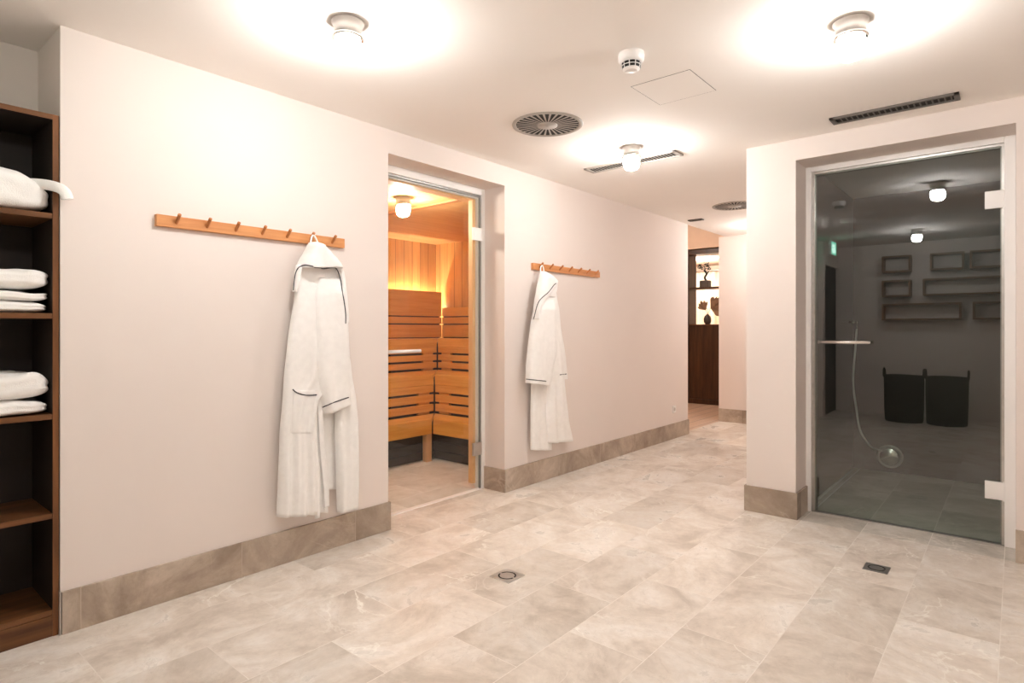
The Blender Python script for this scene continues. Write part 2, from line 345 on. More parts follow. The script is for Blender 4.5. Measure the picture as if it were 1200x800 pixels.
link('door_handle', hb, M_WHITE, d1, True)
hinge(d1, (-3.128, SY1-.05, 1.935), 'y'); hinge(d1, (-3.128, SY1-.05, .31), 'y', M_ALU)

# steam room door
DY = 4.36
d2 = empty('door_2', (-.54, DY, 0), None, None, kind='structure'); d2['label'] = 'grey tinted glass steam room door in a white frame'
struct('door_frame', boxes([(SX0, SX0+.032, 4.33, 4.40, 0, 2.297), (SX1-.05, SX1, 4.33, 4.40, 0, 2.297), (SX0+.032, SX1-.05, 4.33, 4.40, 2.262, 2.297)], bev=.003), M_WHITE, parent=d2)
struct('door_rebate', boxes([(SX0+.032, SX0+.05, 4.345, 4.40, 0, 2.262), (SX1-.062, SX1-.05, 4.345, 4.40, 0, 2.262), (SX0+.05, SX1-.062, 4.345, 4.40, 2.248, 2.262)], bev=.001), M_ALU, parent=d2)
struct('door_seal', boxes([(SX0+.05, SX0+.056, 4.362, 4.40, 0, 2.248), (SX1-.068, SX1-.062, 4.362, 4.40, 0, 2.248), (SX0+.056, SX1-.068, 4.362, 4.40, 2.242, 2.248)]), M_DALU, parent=d2)
struct('door_glass', BX(SX0+.048, SX1-.058, DY-.004, DY+.004, .010, 2.25, bev=.001), M_TINT, parent=d2)
hb = bmesh.new(); cyl(hb, (-1.00, 4.305, 1.133), (-.70, 4.305, 1.133), .011, seg=20)
cyl(hb, (-.97, 4.305, 1.133), (-.97, 4.356, 1.133), .007, seg=12); cyl(hb, (-.73, 4.305, 1.133), (-.73, 4.356, 1.133), .007, seg=12)
link('door_handle', hb, M_CHROME, d2, True)
hinge(d2, (-.065, 4.352, 1.95), 'x'); hinge(d2, (-.065, 4.352, .305), 'x')

# dark entrance door behind the camera (seen mirrored in the glass)
d3 = empty('door_3', (-2.12, -.9, 0), None, None, kind='structure'); d3['label'] = 'dark door under the green exit sign'
struct('door_leaf', BX(-2.13, -2.08, -1.295, -.525, 0, 2.115, bev=.003), M_DOORD, parent=d3)
hb = bmesh.new(); cyl(hb, (-2.08, -.60, 1.05), (-2.03, -.60, 1.05), .01); cyl(hb, (-2.03, -.60, 1.05), (-2.03, -.72, 1.05), .009); cyl(hb, (-2.08, -.60, 1.05), (-2.072, -.60, 1.05), .026)
link('door_handle', hb, M_CHROME, d3, True)

# ------------------------------------------------------------------ ceiling lamps
def ceiling_light(x, y, z, label, gm=M_GLOBE, cap=M_CAP):
    t = empty('ceiling_light', (x, y, z), label, 'ceiling light', 'round surface-mounted ceiling lights')
    bm = bmesh.new(); lathe(bm, [(0, 0), (.064, 0), (.064, -.008), (.057, -.013), (.054, -.03), (.056, -.055), (0, -.055)], (x, y, z), 40); link('mounting_base', bm, cap, t, True)
    bm = bmesh.new(); lathe(bm, [(.046, -.055), (.062, -.056), (.064, -.062), (.062, -.068), (.046, -.069)], (x, y, z), 40); link('rim', bm, M_CHROME, t, True)
    bm = bmesh.new(); lathe(bm, [(.046, -.066), (.053, -.082), (.054, -.105), (.050, -.128), (.038, -.145), (.018, -.153), (0, -.155)], (x, y, z), 24); link('glass_shade', bm, gm, t, True)
    return t
ceiling_light(-2.02, 1.385, CEIL, 'round frosted ceiling light nearest the dark towel cabinet')
ceiling_light(-.50, 2.66, CEIL, 'round frosted ceiling light before the steam room door, near the long black air slot')
ceiling_light(-1.965, 3.56, CEIL, 'round frosted ceiling light in front of the short slotted air grille')
ceiling_light(-.93, -.03, CEIL, 'round frosted ceiling light seen only mirrored in the steam room glass')
ceiling_light(-2.2, 7.15, CEIL, 'round frosted ceiling light hidden round the far corridor corner')
ceiling_light(-3.68, 3.03, 2.25, 'round glowing lamp on the wooden sauna ceiling', M_GLOBE2)

# ------------------------------------------------------------------ air outlets
def swirl(x, y, label, r=.21):
    t = empty('swirl_diffuser', (x, y, CEIL), label, 'air vent', 'round swirl air diffusers')
    bm = bmesh.new(); lathe(bm, [(0, -.0005), (r*.88, -.0005), (r*.88, -.003), (0, -.003)], (x, y, CEIL), 48); link('recess', bm, M_DARK, t)
    bm = bmesh.new(); lathe(bm, [(r*.88, -.002), (r*.89, -.006), (r*.93, -.008), (r*.99, -.007), (r, -.004), (r, 0), (r*.88, 0)], (x, y, CEIL), 64); link('outer_ring', bm, M_VENT, t, True)
    bm = bmesh.new(); n = 30
    for i in range(n):
        a = 2*math.pi*i/n; ca, sa = math.cos(a), math.sin(a); vs = []
        for rr, hw in ((r*.26, .0035), (r*.87, .0068)):
            for s, zz in ((-1, -.0052), (1, -.0050)):
                vs.append(Vector((x+rr*ca-s*hw*sa, y+rr*sa+s*hw*ca, CEIL+zz)))
        a0, a1, b0, b1 = vs; dz = Vector((0, 0, .0008))
        f = [bm.verts.new(p) for p in (a0, a1, b1, b0)]; g = [bm.verts.new(p+dz) for p in (a0, a1, b1, b0)]
        bm.faces.new(f); bm.faces.new(g[::-1])
        for k in range(4): bm.faces.new((f[k], g[k], g[(k+1) % 4], f[(k+1) % 4]))
    link('vanes', bm, M_VENT, t)
    bm = bmesh.new(); lathe(bm, [(0, -.013), (.008, -.014), (.010, -.011), (r*.28, -.0105), (r*.28, -.004), (0, -.004)], (x, y, CEIL), 40); link('hub', bm, M_VENT, t, True)
swirl(-2.125, 2.84, 'round grey swirl vent in the ceiling left of the smoke detector')
swirl(-2.12, 5.90, 'round grey swirl vent in the ceiling down the corridor, half hidden by the wall corner')
def grille(x0, x1, yc, w, label, fm, pitch, name='slot_grille'):
    t = empty(name, ((x0+x1)/2, yc, CEIL), label, 'air vent')
    b = .012
    link('recess', BX(x0+.005, x1-.005, yc-w/2+.005, yc+w/2-.005, CEIL-.003, CEIL-.0005), M_DARK, t)
    bm = bmesh.new()
    box(bm, x0, x1, yc-w/2, yc-w/2+b*1.6, CEIL-.012, CEIL, bev=.002); box(bm, x0, x1, yc+w/2-b, yc+w/2, CEIL-.012, CEIL, bev=.002)
    box(bm, x0, x0+b*2, yc-w/2, yc+w/2, CEIL-.012, CEIL, bev=.002); box(bm, x1-b*2, x1, yc-w/2, yc+w/2, CEIL-.012, CEIL, bev=.002)
    link('frame', bm, fm, t)
    bm = bmesh.new(); x = x0+b*2+pitch
    while x < x1-b*2-.004:
        box(bm, x-pitch*.14, x+pitch*.14, yc-w/2+b, yc+w/2-b, CEIL-.0050, CEIL-.0038); x += pitch
    link('slats', bm, fm, t)
grille(-.825, -.225, 3.856, .115, 'long narrow black slot grille in the ceiling above the steam room door', M_GRILLE, .027)
grille(-2.50, -1.765, 3.865, .135, 'short grey slotted grille in the ceiling behind a lamp', M_VENT, .024)
grille(-2.80, -2.64, 6.38, .07, 'tiny dark slot grille in the ceiling at the end of the corridor', M_GRILLE, .03)

# smoke detector
sx, sy = -1.295, 2.345
t = empty('smoke_detector', (sx, sy, CEIL), 'white round smoke detector on the ceiling between vent and hatch', 'smoke detector')
bm = bmesh.new(); lathe(bm, [(0, 0), (.055, 0), (.057, -.012), (.055, -.034), (.047, -.044), (0, -.044)], (sx, sy, CEIL), 40); link('housing', bm, M_WHITE, t, True)
bm = bmesh.new(); lathe(bm, [(0, -.044), (.041, -.044), (.039, -.068), (0, -.068)], (sx, sy, CEIL), 32); link('sensing_chamber', bm, M_DARK, t)
bm = bmesh.new()
for i in range(10):
    a = 2*math.pi*i/10; p = Vector((sx+.044*math.cos(a), sy+.044*math.sin(a), CEIL-.042)); q = Vector((sx+.040*math.cos(a), sy+.040*math.sin(a), CEIL-.070)); cyl(bm, p, q, .0020, seg=6)
lathe(bm, [(.0405, -.055), (.0435, -.0555), (.0435, -.0575), (.0405, -.058)], (sx, sy, CEIL), 32)
lathe(bm, [(0, -.080), (.026, -.078), (.038, -.070), (.038, -.067), (0, -.067)], (sx, sy, CEIL), 32)
link('cage', bm, M_WHITE, t)
# access hatch
t = empty('access_hatch', (-1.32, 2.82, CEIL), 'flush square access hatch in the ceiling right of the smoke detector', 'access hatch')
hx0, hx1, hy0, hy1 = -1.475, -1.165, 2.665, 2.985
link('panel', BX(hx0+.0025, hx1-.0025, hy0+.0025, hy1-.0025, CEIL-.0012, CEIL+.001), M_CEIL, t)
link('shadow_gap', BX(hx0, hx1, hy0, hy1, CEIL-.0008, CEIL+.0008), M_POT, t)
# emergency lamp box (mirrored) and exit sign
t = empty('emergency_light', (-1.42, 1.30, CEIL), 'small white ceiling box with a green lamp, mirrored in the steam room glass', 'emergency light')
link('housing', BX(-1.49, -1.35, 1.25, 1.35, CEIL-.05, CEIL, bev=.006), M_WHITE, t)
bm = bmesh.new(); bmesh.ops.create_uvsphere(bm, u_segments=12, v_segments=8, radius=.006, matrix=Matrix.Translation((-1.44, 1.35, CEIL-.045))); link('status_lamp', bm, M_GREEN, t)
t = empty('exit_sign', (-1.88, -.15, CEIL-.23), 'green lit exit sign hanging from the ceiling, mirrored in the steam room glass', 'exit sign')
SXX = -1.88
link('housing', BX(SXX-.014, SXX+.014, -.29, -.01, CEIL-.23, CEIL-.05, bev=.004), M_WHITE, t)
for yy in (-.24, -.06):
    bm = bmesh.new(); cyl(bm, (SXX, yy, CEIL), (SXX, yy, CEIL-.05), .004); link('hanger', bm, M_ALU, t)
for sg in (-1, 1):
    xa, xb = sorted((SXX+sg*.014, SXX+sg*.016)); gp = link('green_panel', BX(xa, xb, -.282, -.018, CEIL-.222, CEIL-.058), M_GREEN, t)
xf = SXX+.0165; zc = CEIL-.14
link('pictogram_doorway', BX(xf-.001, xf+.0006, -.115, -.065, zc-.06, zc+.06), M_SIGNW, gp)
bm = bmesh.new()
ctr = [Vector((xf, -.175+a, zc+b_)) for a, b_ in ((0, .045), (0, .02), (.0, -.01), (.03, -.03), (.02, -.06), (-.03, -.035), (-.05, -.055), (.03, .0), (-.03, .0))]
edg = [(0, 1), (1, 2), (2, 3), (3, 4), (2, 5), (5, 6), (1, 7), (1, 8)]
for i, j in edg: cyl(bm, ctr[i], ctr[j], .006, seg=8)
cyl(bm, ctr[0]-Vector((.001, 0, 0)), ctr[0]+Vector((.001, 0, 0)), .013, seg=16)
link('running_figure', bm, M_SIGNW, gp)

# ------------------------------------------------------------------ floor drains
def drain(x, y, s, label, m=M_ALU):
    t = empty('floor_drain', (x, y, 0), label, 'floor drain', 'square floor drains')
    h = s/2; link('cover_plate', BX(x-h, x+h, y-h, y+h, 0.0, .0035, bev=.001), m, t)
    bm = bmesh.new()
    for a0 in (0.12, math.pi+.12):          # two curved slots
        n = 20
        for i in range(n):
            a, b_ = a0+(math.pi-.24)*i/n, a0+(math.pi-.24)*(i+1)/n
            vs = [bm.verts.new((x+r*math.cos(q), y+r*math.sin(q), .0042)) for r, q in ((s*.30, a), (s*.36, a), (s*.36, b_), (s*.30, b_))]
            ws = [bm.verts.new((v.co.x, v.co.y, .0030)) for v in vs]
            bm.faces.new(vs); bm.faces.new(ws[::-1])
            for k in range(4): bm.faces.new((vs[k], ws[k], ws[(k+1) % 4], vs[(k+1) % 4]))
    link('slot', bm, M_DARK, t)
drain(-1.92, 2.235, .125, 'square metal floor drain in the middle of the tiles, between sauna and camera')
drain(-.545, 3.52, .11, 'square metal floor drain in front of the steam room door', M_DALU)

# wall socket
t = empty('wall_socket', (WX, 6.24, .325), 'white power socket low on the long wall at the corridor end', 'socket')
link('plate', BX(WX, WX+.010, 6.20, 6.28, .285, .365, bev=.003), M_WHITE, t)
bm = bmesh.new(); cyl(bm, (WX+.009, 6.24, .325), (WX+.0112, 6.24, .325), .02, seg=24); link('outlet', bm, M_CAP, t)

# ------------------------------------------------------------------ peg rails
def peg_rail(y0, y1, zc, pegs, label):
    t = empty('peg_rail', (WX, (y0+y1)/2, zc), label, 'peg rail', 'oak peg rails on the long wall')
    link('rail', BX(WX, WX+.024, y0, y1, zc-.026, zc+.026, bev=.002), M_OAK, t)
    p0 = None
    for i, y in enumerate(pegs):
        if p0 is None:
            bm = bmesh.new(); cyl(bm, (WX+.018, y, zc-.008), (WX+.060, y, zc+.030), .0065, .0075, seg=14)
            p0 = link('peg', bm, M_OAKPEG, t, False, loc=(WX+.02, y, zc))
        else:
            o = p0.copy(); COL.objects.link(o); o.parent = t; o.location = Vector((WX+.02, y, zc))-t.location
    return t
RZ1 = 1.70
peg_rail(.998, 1.962, RZ1, [1.08+i*.1335 for i in range(7)], 'pale oak peg rail with seven pegs nearest the towel cabinet')
peg_rail(3.68, 4.66, 1.71, [3.76+i*.1365 for i in range(7)], 'pale oak peg rail with seven pegs between sauna door and corridor end')

# ------------------------------------------------------------------ bathrobes
def interp(rows, v):
    for a, b in zip(rows, rows[1:]):
        if a[0] <= v <= b[0]:
            t = (v-a[0])/max(1e-6, b[0]-a[0]); t2 = t*t*(3-2*t)*.35+t*.65
            return [p+(q-p)*t2 for p, q in zip(a[1:], b[1:])]
    return list(rows[-1][1:])
def cloth(name, rows, x0, parent, bulge=.02, fold=.006, nf=3.0, ph=0.0, thick=.012, nu=44, nv=60, grow=1.0, hemslope=0.0, m=M_CLOTH, seed=0):
    """hanging cloth: rows of (v, left u, right u) measured on plane x0; closed shell with folds"""
    bm = bmesh.new(); v0, v1 = rows[0][0], rows[-1][0]; fr, bk = [], []
    for j in range(nv+1):
        v = v0+(v1-v0)*j/nv; ul, ur = interp(rows, v)[:2]; T = j/nv; A, B = [], []
        for i in range(nu+1):
            s = i/nu; e = math.sqrt(max(0, 1-(2*s-1)**4)); amp = fold*(.25+.75*T*grow)
            p = on_x(ul+(ur-ul)*s, v+hemslope*(s-.5)*T, x0)
            wv = math.sin(2*math.pi*(nf*s+.18*math.sin(3*T+ph))+ph)+.5*math.sin(2*math.pi*(nf*1.9*s)+ph*2.3+T*2)
            nz = noise.noise(Vector((p.y*7+seed, p.z*3, seed)))*.010+noise.noise(Vector((p.y*22, p.z*9, seed+5)))*.0035
            d = bulge*e+(amp*wv+nz)*e
            top = min(1, T*8); bot = 1.0
            A.append(bm.verts.new((x0+d*(.35+.65*top), p.y, p.z)))
            B.append(bm.verts.new((x0+max(-.004, d-thick)*e*.6-.004, p.y, p.z)))
        fr.append(A); bk.append(B)
    for j in range(nv):
        for i in range(nu):
            bm.faces.new((fr[j][i], fr[j][i+1], fr[j+1][i+1], fr[j+1][i])); bm.faces.new((bk[j][i+1], bk[j][i], bk[j+1][i], bk[j+1][i+1]))
        bm.faces.new((fr[j][0], fr[j+1][0], bk[j+1][0], bk[j][0])); bm.faces.new((fr[j+1][nu], fr[j][nu], bk[j][nu], bk[j+1][nu]))
    for i in range(nu):
        bm.faces.new((fr[0][i+1], fr[0][i], bk[0][i], bk[0][i+1])); bm.faces.new((fr[nv][i], fr[nv][i+1], bk[nv][i+1], bk[nv][i]))
    return link(name, bm, m, parent, True)
def piping(name, pts, x, parent, r=.0032, m=M_PIPE, flat=None):
    bm = bmesh.new(); tube(bm, smooth_path([on_x(u, v, x if len(q) == 0 else q[0]) for u, v, *q in pts], 8), r, 8, flat)
    return link(name, bm, m, parent, True)

from mathutils.bvhtree import BVHTree
def robe_bvh(root):
    vs, fs = [], []
    for o in root.children:
        if o.type != 'MESH': continue
        k = len(vs); off = o.location+root.location
        vs += [v.co+off for v in o.data.vertices]; fs += [[i+k for i in p.vertices] for p in o.data.polygons]
    return BVHTree.FromPolygons(vs, fs)
EYE = Vector((0, 0, CH))
def surf(bvh, u, v, off, uc):
    """point on the cloth surface, raised by off"""
    for k in range(12):
        d = Vector(ray(u+(uc-u)*k*.02, v)).normalized(); h = bvh.ray_cast(EYE, d)
        if h[0] is not None and h[0].x < -2.6 and h[0].x > WX+.012: return h[0]-d*off
    return on_x(u, v, -2.85)
def seam(name, pts, bvh, parent, uc, r=.0032, m=M_PIPE, flat=None, off=.001):
    P = smooth_path([Vector((u, v, 0)) for u, v in pts], 6)
    Q = [surf(bvh, p.x, p.y, off, uc) for p in P]
    for _ in range(3): Q = [Q[0]]+[Vector(((a.x+2*b.x+c.x)/4, b.y, b.z)) for a, b, c in zip(Q, Q[1:], Q[2:])]+[Q[-1]]
    bm = bmesh.new(); tube(bm, Q, r, 8, flat); return link(name, bm, m, parent, True)
def patch(name, rows, bvh, parent, uc, off=.006, nu=20, nv=20):
    bm = bmesh.new(); A, B = [], []
    for j in range(nv+1):
        v = rows[0][0]+(rows[-1][0]-rows[0][0])*j/nv; ul, ur = interp(rows, v)[:2]; a, b_ = [], []
        for i in range(nu+1):
            s_ = i/nu; e = min(1, 6*min(s_, 1-s_, 1-j/nv))*.9+.02; p = surf(bvh, ul+(ur-ul)*s_, v, .001, uc); d = (p-EYE).normalized()
            a.append(bm.verts.new(p-d*off*e)); b_.append(bm.verts.new(p+d*.004))
        A.append(a); B.append(b_)
    for j in range(nv):
        for i in range(nu):
            bm.faces.new((A[j][i], A[j][i+1], A[j+1][i+1], A[j+1][i])); bm.faces.new((B[j][i+1], B[j][i], B[j+1][i], B[j+1][i+1]))
        bm.faces.new((A[j][0], A[j+1][0], B[j+1][0], B[j][0])); bm.faces.new((A[j+1][nu], A[j][nu], B[j][nu], B[j+1][nu]))
    for i in range(nu):
        bm.faces.new((A[0][i+1], A[0][i], B[0][i], B[0][i+1])); bm.faces.new((A[nv][i], A[nv][i+1], B[nv][i+1], B[nv][i]))
    return link(name, bm, M_CLOTH, parent, True)
# robe 1
rb = empty('bathrobe', (-2.85, 1.80, 1.70), 'white hooded bathrobe on the peg rail left of the sauna door, belt hanging loose', 'bathrobe', 'white hooded bathrobes')
cloth('back_panel', [(340, 350, 400), (450, 340, 408), (573, 334, 404)], -2.895, rb, bulge=.012, fold=.004, nf=2)
cloth('front_panel', [(311, 350, 399), (340, 346, 403), (400, 337, 405), (440, 333, 402), (458, 332, 384), (470, 331, 372), (505, 328, 367), (560, 326, 369), (603, 324, 371)], -2.865, rb, bulge=.045, fold=.010, nf=2.4, ph=.6, hemslope=-4, seed=1)
tag(cloth('front_panel', [(400, 392, 406), (440, 391, 411), (470, 392, 416), (495, 392.5, 418.5), (560, 394, 419), (597, 395, 418)], -2.868, rb, bulge=.04, fold=.005, nf=1.4, ph=2, hemslope=-6, nu=26, seed=2))
cloth('front_facing', [(462, 366, 374), (500, 368, 378), (560, 368, 383), (600, 369, 384)], -2.872, rb, bulge=.018, fold=.003, nf=1.5, nu=18, seed=9)
sl = cloth('sleeve', [(325, 372, 401), (345, 366, 404), (380, 364, 406), (420, 366, 408), (450, 371, 409), (472, 376, 409), (479, 379, 408)], -2.845, rb, bulge=.055, fold=.005, nf=1.2, ph=1.3, hemslope=-11, nu=34, seed=3)
hd = cloth('hood', [(284, 362, 371), (290, 358.5, 376), (297, 355, 384), (304, 350.5, 392), (310, 348, 397), (314, 347.5, 399)], -2.85, rb, bulge=.085, fold=.004, nf=1.5, ph=.3, nu=34, nv=30, seed=4)
cloth('hood_side', [(310, 346.5, 352), (325, 344.5, 350), (342, 343, 346)], -2.835, rb, bulge=.03, fold=.001, nf=1, nu=14, nv=20, seed=31)
cloth('hood_side', [(310, 393, 399), (330, 396.5, 402.5), (355, 399.5, 405), (378, 403.5, 406)], -2.84, rb, bulge=.03, fold=.001, nf=1, nu=14, nv=24, seed=32)
bv = robe_bvh(rb)
seam('hood_piping', [(344, 340), (344.8, 330), (346.5, 320), (350, 313.5), (357, 310.5), (367, 312), (378, 314.5), (389, 313.5), (394.5, 315), (398.5, 325), (401, 340), (403.5, 355), (405, 368), (405, 379)], bv, hd, 375)
seam('cuff_piping', [(378, 477), (384, 474.5), (395, 470), (404, 467), (408.5, 465.5)], bv, sl, 390)
pk = patch('pocket', [(457, 343.5, 371), (480, 342.5, 369), (508, 341.5, 366.5)], bv, rb, 355, .004)
bv = robe_bvh(rb)
seam('pocket_piping', [(343, 456), (348, 460), (356, 462.5), (364, 463), (371, 462.5)], bv, pk, 355)
for pts in ([(374, 450), (376, 490), (378, 530), (382, 570), (383, 594)], [(369, 470), (369, 520), (372, 560), (372, 607)]):
    piping('belt', [(u, v, -2.842) for u, v in pts], -2.842, rb, .016, M_CLOTH, .004)
lp = bmesh.new(); tube(lp, smooth_path([on_x(363.5, 290, -2.82), on_x(365, 279, -2.845), on_x(367.5, 275.5, -2.862), on_x(371, 281, -2.845), on_x(375, 292, -2.81)]), .0045, 8); link('hanging_loop', lp, M_CLOTH, rb, True)

# robe 2
rb = empty('bathrobe', (-2.85, 3.82, 1.70), 'white hooded bathrobe hanging on the peg rail right of the sauna door, seen edge-on', 'bathrobe', 'white hooded bathrobes')
cloth('back_panel', [(430, 623, 640), (480, 622, 645), (527, 622, 646)], -2.875, rb, bulge=.03, fold=.006, nf=2, nu=30, seed=11)
cloth('front_panel', [(340, 630, 651), (380, 624, 655), (420, 632, 659), (450, 640, 659), (490, 638, 664), (517, 640, 669), ], -2.865, rb, bulge=.055, fold=.010, nf=1.6, ph=.8, hemslope=-3, seed=12)
sl = cloth('sleeve', [(350, 628, 648), (380, 622, 649), (410, 618.5, 650), (430, 616.5, 645), (450, 616, 641)], -2.835, rb, bulge=.06, fold=.004, nf=1.1, ph=.4, hemslope=3, seed=13)
sl2 = cloth('sleeve', [(380, 646, 656), (420, 652, 661.5), (444, 656, 664)], -2.885, rb, bulge=.03, fold=.003, nf=1, nu=16, seed=14)
hd = cloth('hood', [(318, 633.5, 638), (324, 632, 645), (330, 630.5, 651), (336, 629, 648.5), (343, 628, 642), (351, 626.5, 634.5), (360, 625.5, 630), (374, 624, 627)], -2.825, rb, bulge=.06, fold=.002, nf=1, nu=30, nv=44, seed=15)
cloth('hood_lining', [(328, 644, 652), (338, 642, 651), (348, 640, 648.5)], -2.855, rb, bulge=.03, fold=.002, nf=1, nu=18, nv=16, seed=16)
bv = robe_bvh(rb)
seam('hood_piping', [(651.5, 332), (649, 334), (643, 342), (636, 348), (631, 354), (628, 363), (625.5, 374)], bv, hd, 637)
seam('cuff_piping', [(616.5, 444), (622, 444.6), (632, 445.6), (640, 446.5)], bv, sl, 630)
seam('cuff_piping', [(656, 439), (660, 438.5), (663.5, 438)], bv, sl2, 658)
lp = bmesh.new(); tube(lp, smooth_path([on_x(633.5, 323, -2.81), on_x(633.5, 314, -2.84), on_x(635.5, 311, -2.86), on_x(637, 315, -2.84), on_x(638, 323, -2.80)]), .0045, 8); link('hanging_loop', lp, M_CLOTH, rb, True)

# ------------------------------------------------------------------ cabinet with towels
CX0, CX1, CY0, CY1, CT = -3.268, -2.922, -.37, .655, 2.07
cb = empty('shelving_cabinet', ((CX0+CX1)/2, .05, 0), 'tall open dark walnut cabinet with white towels set into the wall niche', 'cabinet')
link('side_panel', BX(CX0, CX1-.003, CY1-.021, CY1-.001, 0, CT), M_BOARD, cb)  # shade on the inner face is put into the dark board colour
link('unshaded_edge', BX(CX1-.003, CX1, CY1-.021, CY1-.001, 0, CT), M_WALNUTZ, cb)  # front edge keeps the walnut colour, without the painted shade
link('side_panel', BX(CX0, CX1, CY0, CY0+.02, 0, CT, bev=.001), M_WALNUTZ, cb)
link('top_panel', BX(CX0, CX1-.003, CY0+.02, CY1-.021, CT-.02, CT), M_BOARD, cb)  # shade under the top is put into the dark board colour
link('unshaded_edge', BX(CX1-.003, CX1, CY0+.02, CY1-.021, CT-.02, CT), M_WALNUT, cb)
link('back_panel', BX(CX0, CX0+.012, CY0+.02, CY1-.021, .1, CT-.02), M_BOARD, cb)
SH = [1.678, 1.281, .881, .487, .104]
for z in SH: link('shelf', BX(CX0+.012, CX1-.003, CY0+.02, CY1-.021, z-.021, z, bev=.001), M_WALNUT, cb)
link('plinth', BX(CX0+.02, CX1-.001, CY0+.02, CY1-.021, 0, .082, bev=.001), M_WALNUT, cb)
link('divider', BX(CX0+.012, CX1-.006, .05-.01, .05+.01, .104, CT-.02), M_WALNUTZ, cb)
def folded(name, y0, y1, x0, x1, z0, h, label, seed, layers=2, droop=0, lift=None):
    nu, nv = 72, 40; bm = bmesh.new(); G = []
    cy, cx = (y0+y1)/2, (x0+x1)/2; hy, hx, hh = (y1-y0)/2, (x1-x0)/2, h/2
    def sp(c, e): return math.copysign(abs(c)**e, c)
    for j in range(nv+1):
        ph = -math.pi/2+math.pi*j/nv; row = []
        for i in range(nu):
            th = 2*math.pi*i/nu
            y = hy*sp(math.cos(th), .30)*sp(math.cos(ph), .45); x = hx*sp(math.sin(th), .30)*sp(math.cos(ph), .45); z = hh*sp(math.sin(ph), .6)
            gx = 1-.018*abs(math.cos(layers*math.pi*(z/h)))**6*(1 if abs(z) < hh*.95 else 0)
            y *= gx; x *= gx
            n = noise.noise(Vector((y*7+seed*3, x*6, seed)))*.8+noise.noise(Vector((y*17+seed, x*14, z*20+seed)))*.38+.08
            up = (z/hh+1)/2
            zz = z+hh+n*h*.5*up
            if lift: zz += lift((y+cy-y0)/(y1-y0))*up
            x += noise.noise(Vector((y*9, z*30, seed+2)))*.008
            row.append(bm.verts.new((cx+x, cy+y, z0+.001+max(0, zz))))
        G.append(row)
    for j in range(nv):
        for i in range(nu): bm.faces.new((G[j][i], G[j][(i+1) % nu], G[j+1][(i+1) % nu], G[j+1][i]))
    bmesh.ops.remove_doubles(bm, verts=bm.verts, dist=.0004)
    o = link(name, bm, M_CLOTH, None, True, loc=(cx, cy, z0)); tag(o, label, 'towel', 'folded white towels in the cabinet'); return o
G_ = 'folded white towels in the cabinet'
folded('folded_towel', .10, .628, -3.22, -2.925, SH[1], .042, 'white folded towel at the bottom of the stack of three in the cabinet', 1)
folded('folded_towel', .09, .632, -3.22, -2.922, SH[1]+.045, .044, 'white folded towel in the middle of the stack of three in the cabinet', 2)
folded('folded_towel', .08, .634, -3.22, -2.92, SH[1]+.092, .078, 'white folded towel on top of the stack of three in the cabinet', 3)
folded('folded_towel', .09, .63, -3.22, -2.925, SH[2], .056, 'lower of the two white folded towels on the middle shelf', 4)
folded('folded_towel', .08, .634, -3.22, -2.92, SH[2]+.060, .100, 'upper of the two white folded towels on the middle shelf', 5)
# rumpled robe on the top shelf with a loose end sticking out past the upright
lt = empty('crumpled_towel', (-3.05, .4, SH[0]), 'thick crumpled white towel on the topmost towel shelf, one end sticking out', 'towel')
o = folded('towel_roll', .02, .636, -3.20, -2.915, SH[0], .10, None, 8, 1, lift=lambda s: .085*min(1, (1-s)/.27)); o.parent = lt; o.location = Vector(o.location)-Vector(lt.location)
for k in ('group', 'category', 'label'):
    if k in o: del o[k]
bm = bmesh.new(); path = smooth_path([(-3.02, .50, SH[0]+.105), (-2.95, .585, SH[0]+.112), (-2.90, .635, SH[0]+.103), (-2.882, .662, SH[0]+.085), (-2.878, .672, SH[0]+.055)], 8)
tube(bm, path, .021, 16, .012)
link('loose_end', bm, M_CLOTH, lt, True)

